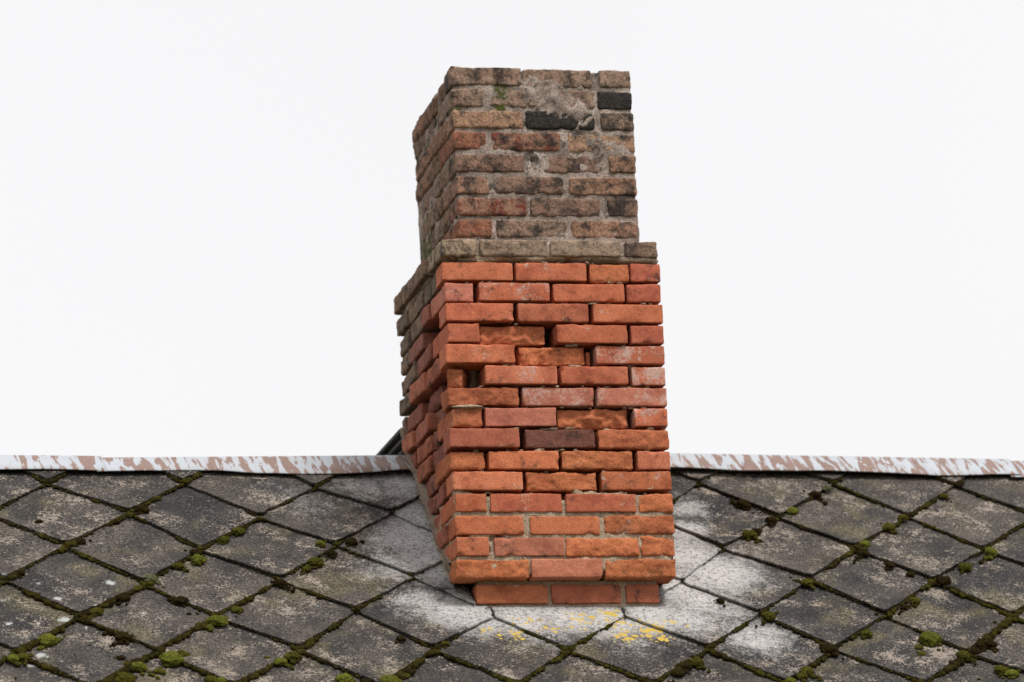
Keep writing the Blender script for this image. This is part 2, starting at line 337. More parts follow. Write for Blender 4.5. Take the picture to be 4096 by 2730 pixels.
    if cE[0] > CH_X0 and cW[0] < CH_X1 and cN[1] - .06 < ty0:
        cx = c[0]
        if CH_X0 < cx < CH_X1 and tc_ > ty0 - .05: cut(L(0, ty0), Vector((0, -1, 0)))
        elif cx < .385:
            if tc_ < ty0 + .03: cut(L(CH_X0, 0), Vector((-1, 0, 0)))
        else:
            if tc_ < ty0 + .03: cut(L(CH_X1, 0), Vector((1, 0, 0)))
        if CH_X0 + .02 < cx < CH_X1 - .02 and cS[1] - ty0 < .1 and cW[0] > CH_X0 - .2 and cE[0] < CH_X1 + .2 and tc_ > ty0 - .3 and tc_ < ty0 and cW[0] > CH_X0 - .08 and cE[0] < CH_X1 + .05:
            bm.free(); bpy.data.objects.remove(o); return
    bmesh.ops.delete(bm, geom=[x for x in bm.verts if not x.link_faces], context='VERTS')
    nf = len(bm.faces)
    bm.normal_update()
    for f_ in bm.faces: f_.smooth = abs(f_.normal.z) > .8
    bm.to_mesh(o.data); bm.free()
    if nf < 4: bpy.data.objects.remove(o); return
    for kind, (a, b) in (('L', (cW, cS)), ('R', (cS, cE))): EDGES.append((kind, a, b, c))
    o.color = (1, 1, 1, 1)
i0 = int((X0 - S0) / (D / 2)) + 6; i1 = int((X1 - S0) / (D / 2)) + 9
for j in range(-1, 13):
    for i in range(i0, i1):
        if (i + j) % 2 == 0: continue
        cN, cS, cW, cE = node(i, j - 1), node(i, j + 1), node(i - 1, j), node(i + 1, j)
        if cS[1] < .13 or cN[1] > TE - .1 or cW[0] > X1 - .03 or cE[0] < X0 + .03: continue
        add_tile(i, j)

# ridge capping: bent strips that lap over each other
def ridge_cap(xa, xb, za, zb, wav, seed):
    n = max(8, int((xb - xa) / .025)); prof = [(-.150, .020), (-.149, .0225), (-.10, .015), (-.05, .0095), (-.014, .0045), (0, .0015), (.014, .0045), (.05, .0095), (.10, .015), (.15, .0225)]
    V, F = [], []
    for k in range(n + 1):
        x = xa + (xb - xa) * k / n; dz = za + (zb - za) * k / n
        wv = float(vnoise(np.array([[x * 3.1, seed, 0]]), seed)[0]) * .5 + float(vnoise(np.array([[x * 9, seed, 4]]), seed)[0]) * .18
        for (t, nn) in prof:
            tt = abs(t); ext = wv * wav * smooth(.05, .15, tt)
            dn = .006 * float(vnoise(np.array([[x * 4, tt * 9, seed + 9]]), seed)[0]) * smooth(.03, .15, tt)
            y = -math.copysign((tt + ext) * CP, -t) if t else 0.0
            sg = -1 if t < 0 else 1
            V.append((x, sg * ((tt + ext) * CP + (nn + dn) * SP) if t else 0.0, -(tt + ext) * SP + (nn + dn) * CP + dz))
    m = len(prof)
    for k in range(n):
        for q in range(m - 1):
            F.append((k * m + q, (k + 1) * m + q, (k + 1) * m + q + 1, k * m + q + 1))
    o = add_mesh('ridge_cap', V, F, M_CAP, roof)
    md = o.modifiers.new('thick', 'SOLIDIFY'); md.thickness = .0016; md.offset = 1
    # nail heads as sub-parts
    r = random.Random(seed)
    x = xa + .12
    while x < xb - .05:
        tt, nn = .135, .0215; dz = za + (zb - za) * (x - xa) / (xb - xa)
        VV = [(0, 0, .0025)]; FF = []
        for q in range(8): VV.append((.0045 * math.cos(q * math.pi / 4), .0045 * math.sin(q * math.pi / 4), 0))
        for q in range(8): FF.append((0, 1 + q, 1 + (q + 1) % 8))
        add_mesh('nail', VV, FF, M_NAIL, o, (x, -(tt * CP + (nn + .003) * SP), -tt * SP + (nn + .003) * CP + dz), RR)
        x += r.uniform(.28, .42)
    return o
ridge_cap(X0 - .03, -1.062, 0.002, -.008, .03, 3)
ridge_cap(-1.10, 0.058, -.0145, .001, .035, 8)
ridge_cap(.76, 2.29, .016, -.003, .02, 5)
ridge_cap(2.25, X1 + .03, -.0085, -.010, .03, 13)

# weathered slats of the saddle roof that runs back from the chimney
for k in range(4):
    xl = .004 + .013 * k; zt = .088 - .027 * k; th = .013
    V, F = [], []
    n = 10
    for q in range(n + 1):
        y = -.045 + .02 * (k % 2) + q / n * .44; wob = .0022 * math.sin(q * 2.1 + k * 1.7)
        for (a, b) in ((xl + wob, zt - th), (.5, zt - th), (.5, zt), (xl + wob * .5, zt)): V.append((a, y, b + wob * .6))
    for q in range(n):
        for e in range(4): F.append((q * 4 + e, (q + 1) * 4 + e, (q + 1) * 4 + (e + 1) % 4, q * 4 + (e + 1) % 4))
    F += [(0, 1, 2, 3), (n * 4 + 3, n * 4 + 2, n * 4 + 1, n * 4)]
    add_mesh('slat', V, F, M_SLAT, roof, sm=False)

# ---------------------------------------------------------------- chimney
PSI = -0.01821
chim = thing('chimney', 'leaning brick chimney with weathered brown top and crumbling orange shaft', 'chimney', (0, 0, ZO), (0, 0, PSI))
TAN = math.tan(PITCH)
def zroof(v): return -.2762 + (v + .1775) * TAN          # roof surface against the flank, in chimney height
def brick_grid(dims, r, res):
    cs = []
    for d in dims:
        h = d / 2; k = max(2, int(round((d - 2 * r) / res)))
        cs.append(np.concatenate([[-h, -h + .45 * r], np.linspace(-h + r, h - r, k + 1), [h - .45 * r, h]]))
    nx, ny, nz = [len(c) for c in cs]
    ids, P, F = {}, [], []
    def vid(i, j, k):
        key = (i, j, k)
        if key not in ids: ids[key] = len(P); P.append((cs[0][i], cs[1][j], cs[2][k]))
        return ids[key]
    for i in range(nx - 1):
        for j in range(ny - 1):
            F.append((vid(i, j, 0), vid(i, j + 1, 0), vid(i + 1, j + 1, 0), vid(i + 1, j, 0)))
            F.append((vid(i, j, nz - 1), vid(i + 1, j, nz - 1), vid(i + 1, j + 1, nz - 1), vid(i, j + 1, nz - 1)))
    for i in range(nx - 1):
        for k in range(nz - 1):
            F.append((vid(i, 0, k), vid(i + 1, 0, k), vid(i + 1, 0, k + 1), vid(i, 0, k + 1)))
            F.append((vid(i, ny - 1, k), vid(i, ny - 1, k + 1), vid(i + 1, ny - 1, k + 1), vid(i + 1, ny - 1, k)))
    for j in range(ny - 1):
        for k in range(nz - 1):
            F.append((vid(0, j, k), vid(0, j, k + 1), vid(0, j + 1, k + 1), vid(0, j + 1, k)))
            F.append((vid(nx - 1, j, k), vid(nx - 1, j + 1, k), vid(nx - 1, j + 1, k + 1), vid(nx - 1, j, k + 1)))
    return np.array(P), F
BR = [0]
def brick(u0, u1, v0, v1, h0, h1, tint, soot=0., white=.25, old=0., red=0., rough=.001, r=.004, spall=0., spface='y', chips=2, fine=True, tilt=(0, 0, 0), clip=False, label=None):
    BR[0] += 1; seed = BR[0] * 13 + 3; rr = random.Random(seed)
    dims = (u1 - u0, v1 - v0, h1 - h0)
    r = min(r, min(dims) * .4)
    P, F = brick_grid(dims, r, (.0062 if spall else .0085) if fine else .03)
    half = np.array(dims) / 2
    q = np.clip(P, -(half - r), half - r); d = P - q; L = np.linalg.norm(d, axis=1, keepdims=True); nrm = d / np.maximum(L, 1e-9)
    P2 = q + nrm * r
    sp = P + seed * 1.37
    P2 = P2 + nrm * (rough * 1.6 * fbm(sp * 55, 1, 4) + rough * 2.2 * vnoise(sp * 14, 9))[:, None]
    if spall > 0:
        ax = {'y': 1, 'x': 0}[spface]
        dep = (P[:, ax] + half[ax]) / .02
        msk = np.clip(1 - dep, 0, 1) if True else 0
        f1 = fbm(sp * np.array([20, 20, 34]), 21, 5, .68); f2 = np.abs(fbm(sp * 45 + 5, 31, 4, .65))
        edge = 1 - np.clip(np.minimum(half[0 if ax == 1 else 1] - np.abs(P[:, 0 if ax == 1 else 1]), half[2] - np.abs(P[:, 2])) / .014, 0, 1)
        amt = spall * np.clip(.55 + .9 * f1 - .5 * f2, 0, 1.6) + spall * .30 * edge
        P2[:, ax] += amt * msk
    for k in range(chips):                         # scooped-out chips along the edges
        a = rr.choice([0, 0, 1, 2]); c = np.array([rr.choice([-1, 1]), -1 if rr.random() < .75 else 1, rr.choice([-1, 1])], float) * half
        if a == 0: c[0] = rr.uniform(-1, 1) * half[0]
        elif a == 1: c[1] = rr.uniform(-1, 0) * half[1]
        else: c[2] = rr.uniform(-1, 1) * half[2]
        R = rr.uniform(.009, .030); dep = rr.uniform(.35, .85) * min(.011, R * .5)
        outw = c / half * np.array([a != 0, a != 1, a != 2]); outw = outw / np.linalg.norm(outw)
        cc = c + outw * (R - dep)
        dv = P2 - cc; l = np.linalg.norm(dv, axis=1, keepdims=True); ins = (l < R)[:, 0]
        P2[ins] = cc + dv[ins] / l[ins] * R
    o = add_mesh('brick', P2, F, M_BRICK, chim, ((u0 + u1) / 2, (v0 + v1) / 2, (h0 + h1) / 2), tilt)
    o.color = (*tint, 1); o['soot'] = float(soot); o['white'] = float(white); o['old'] = float(old); o['red'] = float(red); o['rgh'] = .95 if (spall or old > .3) else .42
    if label: o['label'] = label
    if clip:
        bm = bmesh.new(); bm.from_mesh(o.data)
        vc = (v0 + v1) / 2; co = Vector((0, 0, zroof(vc) + rr.uniform(.052, .088) - (h0 + h1) / 2)); no = Vector((0, -SP, CP))
        g = bmesh.ops.bisect_plane(bm, geom=bm.verts[:] + bm.edges[:] + bm.faces[:], plane_co=co, plane_no=no, clear_inner=True)
        ed = [x for x in g['geom_cut'] if isinstance(x, bmesh.types.BMEdge)]
        if ed: bmesh.ops.edgeloop_fill(bm, edges=ed)
        nf = len(bm.faces); bm.to_mesh(o.data); bm.free()
        if nf < 8: bpy.data.objects.remove(o); return None
    return o

CPITCH = .0752
def hmap(h): return h + float(np.interp(h, [0, .3, .53, .82, 1.12, 1.2], [.003, .006, .005, -.002, -.0075, -.012]))
ORANGE = [(.46, .138, .070), (.44, .128, .066), (.48, .148, .075), (.43, .123, .066), (.46, .142, .078), (.43, .150, .100), (.39, .120, .072)]
ROUGHO = [(.49, .153, .070), (.51, .163, .077), (.47, .145, .069)]
# front face, course by course from the top of the red shaft: (start, end, extras) in pixels of one scale, left and right end of the course
S_, X_, DKP, W_ = 'spall', 'deep', 'dark', 'white'
FRONT = [
 (440, 2138, [(440, 985), (1005, 1558), (1590, 1900, S_), (1905, 2138, DKP)]),
 (465, 2150, [(465, 695), (735, 1285, W_), (1310, 1865), (1885, 2150, DKP)]),
 (465, 2168, [(465, 1000, 'out'), (1035, 1585), (1620, 2168)]),
 (480, 2178, [(480, 735, 'out'), (745, 1260, X_), (1335, 1890, 'out'), (1920, 2178, DKP)]),
 (475, 2195, [(475, 1012, 'out'), (1055, 1570, X_), (1650, 2195, W_)]),
 (490, 2203, [(572, 690, 'stub'), (785, 1345, 'out'), (1375, 1905), (1935, 2203, W_)]),
 (490, 2205, [(490, 1040, S_), (1070, 1630, W_), (1655, 2205, W_)]),
 (505, 2217, [(515, 765, S_), (787, 1340), (1357, 1908, X_), (1955, 2217, W_)]),
 (515, 2220, [(515, 1045, 'out'), (1095, 1640, 'purple'), (1670, 2220, S_)]),
 (515, 2238, [(515, 780, S_), (805, 1358), (1378, 1945, S_), (1980, 2238)]),
 (530, 2252, [(530, 1080, 'out'), (1115, 1665, S_), (1700, 2252)]),
 (548, 2258, [(548, 805), (835, 1390, DKP), (1420, 1970, DKP), (1990, 2258, S_)]),
 (555, 2265, [(555, 1095), (1140, 1685), (1720, 2265, S_)]),
 (563, 2275, [(563, 822), (868, 1410), (1425, 1990, S_), (2012, 2275, S_)]),
 (560, 2288, [(560, 1125, S_), (1150, 1705), (1735, 2288, S_)]),
]
XOFF = [-.002, .006, .003, .005, -.003, 0, -.001, .006, -.002, -.003, .001, .005, .004, .004, -.001]
DL = .82; BH = .0634
def J(a): return RND.uniform(-a, a)
def tint_of(kind, k=0):
    if kind in (S_, X_, 'stub'): t = RND.choice(ROUGHO)
    elif kind == DKP: t = (.40, .110, .065)
    elif kind == 'purple': t = (.20, .075, .055)
    else: t = RND.choice(ORANGE)
    q = RND.uniform(.84, 1.12); lo = 1.05 if k > 8 else .98; return (t[0] * q * lo, t[1] * q * (1.10 if k > 8 else 1.0), t[2] * q)
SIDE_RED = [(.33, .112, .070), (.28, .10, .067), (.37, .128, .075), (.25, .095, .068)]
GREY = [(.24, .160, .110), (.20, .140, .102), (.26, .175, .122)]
for k, (xl, xr, lst) in enumerate(FRONT):
    h0 = hmap((14 - k) * CPITCH) + .0; h1 = h0 + BH
    first_w = (lst[0][1] - lst[0][0]); front_stretcher = first_w > 400
    for m, b in enumerate(lst):
        kind = b[2] if len(b) > 2 else ''
        u0 = (b[0] - xl) / (xr - xl) * .768 + (XOFF[k] if m == 0 else 0); u1 = (b[1] - xl) / (xr - xl) * .768
        st = (b[1] - b[0]) > 400
        depth = .12 if st else .25
        if not st and m == len(lst) - 1 and lst[m - 1][1] - lst[m - 1][0] < 400: depth = .12
        dv = J(.003) - .002
        sp = 0; ch = 4
        if kind == 'out': dv -= .007
        if kind == S_: sp = .0055; ch = 5
        if kind == X_: sp = .016; dv += .016; ch = 5
        if kind == 'stub': sp = .012; dv += .010; ch = 5; depth = .2
        if kind == 'purple': dv += .003
        hh = J(.0015)
        tl = (0, J(.006), J(.012))
        if kind == X_: tl = (0, J(.015), J(.03))
        if kind == 'stub': tl = (.05, .12, -.38)
        clip = (k >= 12 and m == 0)
        brick(u0 + .0005, u1 - .0005, dv, dv + depth, h0 + hh, h1 + hh + J(.001), tint_of(kind, k),
              soot=.25 if kind == 'purple' else (.12 if kind == DKP else RND.choice([0, .04, .10, .15] if k < 9 else [0, 0, .06, .10])),
              white={W_: .86, 'purple': .45, X_: .3}.get(kind, RND.uniform(.18, .55)), old=.5 if kind == 'purple' else .10,
              rough=.0022 if sp else .0009, r=.005 if sp else RND.uniform(.0024, .0042), spall=sp, chips=ch, tilt=tl, clip=clip)
    # left flank
    v = .12 if front_stretcher else .25
    v += .012
    q = 0
    while v < DL - .05:
        ln = .12 if (q == 0 and not front_stretcher and RND.random() < .25) else .245
        if DL - v - ln < .06: ln = DL - v
        v1 = min(v + ln, DL)
        if zroof((v + v1) / 2) + .02 < h1:
            far = v > .24 + .075 * k and k < 7
            grey = (far and k < 6) or (k == 0) or (k == 1 and v > .3)
            hole = (k == 2 and q == 0)
            dep = J(.009) + (.014 if k in (5, 6) and q == 0 else 0) + (.006 if 5 <= k <= 10 and q == 0 else 0)
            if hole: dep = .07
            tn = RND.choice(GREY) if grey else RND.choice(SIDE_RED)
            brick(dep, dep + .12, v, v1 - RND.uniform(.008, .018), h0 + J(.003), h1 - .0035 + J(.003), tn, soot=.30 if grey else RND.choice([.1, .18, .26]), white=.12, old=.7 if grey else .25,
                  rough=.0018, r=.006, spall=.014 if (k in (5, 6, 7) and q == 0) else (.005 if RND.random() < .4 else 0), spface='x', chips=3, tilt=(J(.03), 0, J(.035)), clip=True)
        v = v1; q += 1
    # right flank and back (seen only when walking round)
    v = .12 if (lst[-1][1] - lst[-1][0]) > 400 else .25
    v += .012
    while v < DL - .03:
        v1 = min(v + .25, DL); v1 = DL if DL - v1 < .07 else v1
        if zroof((v + v1) / 2) + .02 < h1:
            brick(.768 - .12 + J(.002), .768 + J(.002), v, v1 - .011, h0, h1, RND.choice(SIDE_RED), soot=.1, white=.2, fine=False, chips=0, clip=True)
        v = v1
    if zroof(DL) + .03 < h1:
        ub = .132 + (k % 2) * .12
        while ub < .62:
            u1 = min(ub + .25, .64); brick(ub, u1 - .011, DL - .12, DL + J(.002), h0, h1, RND.choice(SIDE_RED), soot=.15, white=.1, fine=False, chips=0); ub = u1

brick(.497, .511, .03, .115, hmap(10 * CPITCH), hmap(10 * CPITCH) + .05, (.42, .13, .07), soot=.1, spall=.004, chips=4)
# recessed course standing on the roof
for (a, b, dk) in ((735, 1290, 0), (1325, 1865, 1), (1910, 2170, 1)):
    u0 = (a - 560) / (2288 - 560) * .768; u1 = (b - 560) / (2288 - 560) * .768
    brick(u0, u1, .046 + J(.002), .166, -.076, -.0115, (.40, .135, .065) if not dk else (.33, .105, .06), soot=.18 if dk else .06, white=.3, rough=.001, chips=1)
for v in (.175, .435):
    brick(.080, .2, v, v + .25, -.076, -.0115, (.36, .12, .06), soot=.1, white=.2, fine=False, chips=0)
    brick(.60, .717, v, v + .25, -.076, -.0115, (.36, .12, .06), soot=.1, white=.2, fine=False, chips=0)

# corbel course of grey bricks
HG0, HG1 = 15 * CPITCH + .0015, 1.190
tan_ = [(.36, .265, .18), (.30, .220, .16), (.33, .245, .178), (.25, .170, .122)]
for m, (a, b) in enumerate(((410, 690), (720, 1255), (1275, 1830), (1870, 2120))):
    u0 = -.004 + (a - 410) / (2120 - 410) * .765; u1 = -.004 + (b - 410) / (2120 - 410) * .765
    brick(u0, u1, -.014 if m == 0 else -.004 + J(.003), .24 if (b - a) < 400 else .12, HG0 + (0 if m == 0 else .002), HG1 + J(.002), tan_[m], soot=(.34, .2, .2, .38)[m], white=.30, old=.75, rough=.002, r=.008, chips=4)
v = .25
for ln in (.175, .25, .14):
    brick(-.012 + J(.003), .108, v + .008, v + ln, HG0, HG1 + J(.003), RND.choice(GREY), soot=.30, white=.2, old=.8, rough=.002, r=.008, chips=3, tilt=(J(.02), 0, J(.015))); v += ln
v = .25
for ln in (.25, .25, .07):
    brick(.66, .772, v + .008, v + ln, HG0, HG1, RND.choice(GREY), soot=.25, old=.8, fine=False, chips=0); v += ln
for ub in (.13, .38): brick(ub, ub + .24, .70, .818, HG0, HG1, RND.choice(GREY), soot=.25, old=.8, fine=False, chips=0)

# upper stack
INS, UW, UD = .0765, .645, .69
BRN = [(.30, .175, .120), (.265, .162, .116), (.24, .150, .110), (.33, .195, .130)]
REDB = (.30, .115, .062)
UP = [
 (465, 1893, [(465, 1025, 't', .32), (1030, 1575, 't', .25), (1640, 1893, 't', .18)]),
 (470, 1890, [(470, 730, 't', .2), (775, 1055, 't', .3), (1062, 1590, 't', .25), (1612, 1890, 'k', .95)]),
 (480, 1900, [(480, 1030, 'l', .18), (1052, 1590, 'k', .95), (1640, 1900, 't', .42)]),
 (495, 1905, [(495, 750, 'r', .15), (790, 1325, 's', .40), (1370, 1905, 'l', .33)]),
 (505, 1915, [(505, 1050, 'b', .32), (1085, 1620, 'b', .42), (1700, 1915, 'b', .36)]),
 (510, 1925, [(510, 765, 'b', .28), (815, 1350, 'b', .40), (1395, 1925, 'b', .38)]),
 (525, 1938, [(525, 1068, 's', .26), (1095, 1640, 'b', .3), (1700, 1938, 'b', .4)]),
 (530, 1945, [(530, 795, 'r', .22), (830, 1390, 't', .34), (1410, 1945, 'b', .36)]),
]
UTOP = 1.833; UPITCH = .0785
for k, (xl, xr, lst) in enumerate(UP):
    h1 = UTOP - k * UPITCH; h0 = h1 - .0655
    for m, (a, b, kind, so) in enumerate(lst):
        u0 = INS + (a - xl) / (xr - xl) * UW; u1 = INS + (b - xl) / (xr - xl) * UW
        tn = {'t': (.290, .200, .148), 'l': (.37, .230, .150), 'r': (.29, .130, .078), 's': (.28, .155, .105), 'b': RND.choice(BRN), 'k': (.05, .045, .042)}[kind]
        st = (b - a) > 400
        hh = J(.002) - (.004 if k == 0 and m == 1 else 0)
        brick(u0, u1, INS + J(.003) - .003, INS + (.12 if st else .25), h0 + hh, h1 + hh, tn, soot=so + .12, white=.26, old=.95, red=.85 if kind == 's' else (.35 if kind == 'r' else .06),
              rough=.0017, r=.009 if k else .007, chips=5, spall=0, tilt=(0, J(.008), J(.008)))
    fs = (lst[0][1] - lst[0][0]) > 400
    v = INS + (.12 if fs else .25) + .010; q = 0
    while v < INS + UD - .04:
        ln = .25 if RND.random() < .7 else .13
        v1 = v + ln
        if INS + UD - v1 < .08: v1 = INS + UD
        dz = -.022 if (k == 0 and v1 > INS + .5) else 0
        du = J(.006) + (.004 if (k in (5, 6, 7) and v1 > INS + .6) else 0)
        if k == 0 and v1 > INS + .5: du = -.010
        brick(INS + du, INS + .12, v, v1 - .011, h0 + dz + J(.003), h1 + dz + J(.003), RND.choice(GREY + BRN), soot=.30, white=.22, old=.8, red=.1, rough=.0026, r=.009, chips=5, spall=.006, spface='x', tilt=(J(.02), 0, J(.015)))
        v = v1; q += 1
    v = INS + (.12 if (lst[-1][1] - lst[-1][0]) > 400 else .25) + .01
    while v < INS + UD - .04:
        v1 = v + .25
        if INS + UD - v1 < .08: v1 = INS + UD
        brick(INS + UW - .12, INS + UW, v, v1 - .011, h0, h1, RND.choice(GREY + BRN), soot=.25, old=.8, fine=False, chips=0); v = v1
    ub = INS + .13
    while ub < INS + UW - .15:
        u1 = min(ub + .25, INS + UW - .125); brick(ub, u1 - .01, INS + UD - .12, INS + UD, h0, h1, RND.choice(GREY + BRN), soot=.25, old=.8, fine=False, chips=0); ub = u1

# mortar body: a ring wall whose surface is set back by a varying depth
def ring_wall(u0, u1, v0, v1, h0, h1, depth, res, seed, name='mortar'):
    per = []
    nu = int((u1 - u0) / res); nv = int((v1 - v0) / res)
    for i in range(nu): per.append((u0 + (u1 - u0) * i / nu, v0, 0))
    for i in range(nv): per.append((u1, v0 + (v1 - v0) * i / nv, 1))
    for i in range(nu): per.append((u1 - (u1 - u0) * i / nu, v1, 2))
    for i in range(nv): per.append((u0, v1 - (v1 - v0) * i / nv, 3))
    per = np.array(per); n = len(per); nh = max(2, int((h1 - h0) / res))
    hs = np.linspace(h0, h1, nh + 1)
    U = np.tile(per[:, 0], nh + 1); Vv = np.tile(per[:, 1], nh + 1); Fc = np.tile(per[:, 2], nh + 1); Hh = np.repeat(hs, n)
    d = depth(U, Vv, Hh, Fc)
    P = np.stack([np.clip(U, u0 + d, u1 - d), np.clip(Vv, v0 + d, v1 - d), Hh], 1)
    P[:, 1] = np.where((Fc == 0) & (d < 0), v0 + d, P[:, 1])
    F = []
    for a in range(nh):
        for b in range(n):
            c = (b + 1) % n
            F.append((a * n + b, a * n + c, (a + 1) * n + c, (a + 1) * n + b))
    F.append(tuple(range(n - 1, -1, -1)))
    return P, F, n, nh
def dep_low(U, V, H, F):
    p = np.stack([U, V, H], 1)
    f1 = fbm(p * np.array([9, 9, 14]), 41, 4); f2 = fbm(p * 60, 43, 4)
    deep = smooth(-.1, .2, f1 * .8 + smooth(.22, .34, H) * 1.15 - smooth(1.10, 1.14, H) * 1.3 - .55)
    side = (F == 3)
    d = .0065 + deep * (.095 + .02 * f1) + .0048 * f2 + .003 * f1 + np.where(side, .004, 0)
    hole = smooth(1, .7, np.sqrt(((U - .508) / .035) ** 2 + ((H - .782) / .06) ** 2)) + smooth(1, .7, np.sqrt(((U - .370) / .055) ** 2 + ((H - .850) / .07) ** 2)) + smooth(1, .7, np.sqrt(((U - .10) / .08) ** 2 + ((H - .708) / .06) ** 2))
    d = d + np.where(F == 0, .2 * np.clip(hole, 0, 1), 0)
    return np.clip(d, -.002, .25)
def dep_up(U, V, H, F):
    p = np.stack([U, V, H], 1)
    f1 = fbm(p * 13, 51, 4); f2 = fbm(p * 55, 53, 5); f3 = np.abs(fbm(p * np.array([30, 30, 30]) + 3, 57, 4))
    d = .0026 + .0050 * f1 + .0026 * f2
    # thick smear of mortar over the second and third course
    us = U - INS
    hc = 1.715 - (us - .36) * .35
    sm = smooth(1, .6, np.sqrt(((us - .385) / .17) ** 2 + ((H - hc) / .085) ** 2) + .55 * fbm(p * 22, 58, 5, .65)) * (F == 0)
    fold = 1 - np.abs(fbm(np.stack([(us + H) * 16, (us - H) * 45, us * 0], 1), 59, 4, .6))
    d = d + np.where(F == 3, .005, 0) - sm * (.0055 + .0075 * np.clip(fold, 0, 1) ** 2 + .005 * f2)
    return np.clip(d, -.022, .02)
parts = []
P, F, n, nh = ring_wall(0, .768, 0, DL, .02, HG0 + .004, dep_low, .0075, 5); parts.append((P, F))
P, F, n, nh = ring_wall(-.002, .766, .0, DL, HG0 + .002, HG1 - .004, lambda U, V, H, Fc: np.clip(.008 + .003 * fbm(np.stack([U, V, H], 1) * 50, 61, 4), .003, .02), .008, 6)
F.append(tuple(range(nh * n, nh * n + n))); parts.append((P, F))
P, F, n, nh = ring_wall(INS, INS + UW, INS, INS + UD, HG1 - .006, UTOP - .012, dep_up, .0065, 7)
# flue opening in the top
FU0, FU1, FV0, FV1 = INS + .14, INS + UW - .14, INS + .14, INS + UD - .14
P, F = list(P), list(F); base = len(P); topring = [nh * n + b for b in range(n)]
P += [(FU0, FV0, UTOP - .012), (FU1, FV0, UTOP - .012), (FU1, FV1, UTOP - .012), (FU0, FV1, UTOP - .012)]
nu = int(UW / .0065); nv = int(UD / .0065); cor = [0, nu, nu + nv, 2 * nu + nv, n]
for s in range(4):
    seg = topring[cor[s]:cor[s + 1]] + [topring[cor[s + 1] % n]]
    F.append(tuple(seg + [base + (s + 1) % 4, base + s]))
parts.append((np.array(P), F))
P, F, n, nh = ring_wall(.082, .716, .052, .76, -.45, .004, lambda U, V, H, Fc: np.clip(.006 + .003 * fbm(np.stack([U, V, H], 1) * 50, 71, 4), 0, .02), .014, 8); parts.append((P, F))
VV = np.concatenate([p for p, f in parts]); FF = []; base = 0
for p, f in parts:
    FF += [tuple(x + base for x in q) for q in f]; base += len(p)
mo = add_mesh('mortar', VV, FF, M_MORTAR, chim)
pm = VV; mossv = smooth(.0, .5, fbm(pm * 12, 81, 3)) * (((pm[:, 1] > .1) & (pm[:, 0] < .1) & (pm[:, 2] > 1.15)) | ((pm[:, 2] > 1.66) & (pm[:, 0] < .3))) * .72
set_attr(mo, 'moss', mossv)
fl = []
for z in (UTOP - .013, UTOP - .6): fl += [(FU0, FV0, z), (FU1, FV0, z), (FU1, FV1, z), (FU0, FV1, z)]
add_mesh('flue', fl, [(1, 0, 4, 5), (2, 1, 5, 6), (3, 2, 6, 7), (0, 3, 7, 4), (4, 7, 6, 5)], M_FLUE, chim, sm=False)

# mortar fillets that seal the flanks against the roof
for sgn in (0, 1):
    na, nb = 120, 14
    a = np.repeat(np.linspace(.125, .81, na + 1), nb + 1); b = np.tile(np.linspace(0, 1, nb + 1), na + 1)
    p = np.stack([a, b * .1, np.full_like(a, sgn * 3.)], 1)
    uu = .040 - .042 * b - .010 * np.sin(b * math.pi) - .016 * fbm(p * 38, 91, 5, .68) - .006 * vnoise(p * 7, 95)
    lo = -.012
    hh = zroof(a) + lo + b * (.100 + .012 * vnoise(p * 9, 93)) + .006 * fbm(p * 40, 97, 3) + .045 * smooth(.70, .81, a) * b
    # the fillet stops at the projecting front course
    P = np.stack([uu if sgn == 0 else .768 - uu, a, hh], 1)
    back = np.stack([np.full(na + 1, .09 if sgn == 0 else .678), np.linspace(.125, .81, na + 1), zroof(np.linspace(.125, .81, na + 1)) + .10 + .045 * smooth(.70, .81, np.linspace(.125, .81, na + 1))], 1)
    P[:, 1] -= .05 * b * (1 - smooth(.125, .2, a))
    F = []
    for i in range(na):
        for k in range(nb):
            q = (i * (nb + 1) + k, (i + 1) * (nb + 1) + k, (i + 1) * (nb + 1) + k + 1, i * (nb + 1) + k + 1)
            F.append(q[::-1] if sgn == 0 else q)
        q = (i * (nb + 1) + nb, (i + 1) * (nb + 1) + nb, len(P) + i + 1, len(P) + i)
        F.append(q[::-1] if sgn == 0 else q)
    o = add_mesh('mortar_fillet', np.concatenate([P, back]), F, M_FILLET, chim)

# crumbs of mortar left in the open joints
def ico(sub):
    bm = bmesh.new(); bmesh.ops.create_icosphere(bm, subdivisions=sub, radius=1.0)
    V = np.array([v.co[:] for v in bm.verts]); F = np.array([[v.index for v in f.verts] for f in bm.faces]); bm.free(); return V, F
I1, I2, I3, I4 = ico(1), ico(2), ico(3), ico(4)
cr_ = random.Random(5); Vs, Fs, base = [], [], 0
for k in range(15):
    hj = hmap((14 - k) * CPITCH) + BH + .005
    for _ in range(9 if k < 11 else 5):
        u = cr_.uniform(.02, .75); Vb, Fb = I2
        if k in (3, 4, 5) and (u < .17 or .33 < u < .41): continue
        sc = np.array([cr_.uniform(.004, .017), cr_.uniform(.004, .010), cr_.uniform(.0028, .0052)])
        V = Vb * (1 + .6 * fbm(Vb * 2.1 + cr_.random() * 90, 3, 3))[:, None] * sc + np.array([u, cr_.uniform(.008, .026), hj + cr_.uniform(-.001, .001)])
        Vs.append(V); Fs.append(Fb + base); base += len(V)
V, F = np.concatenate(Vs), np.concatenate(Fs)
o = add_mesh('mortar_crumbs', V, F, M_MORTAR, chim); o['kind'] = 'stuff'; set_attr(o, 'moss', np.zeros(len(V)))
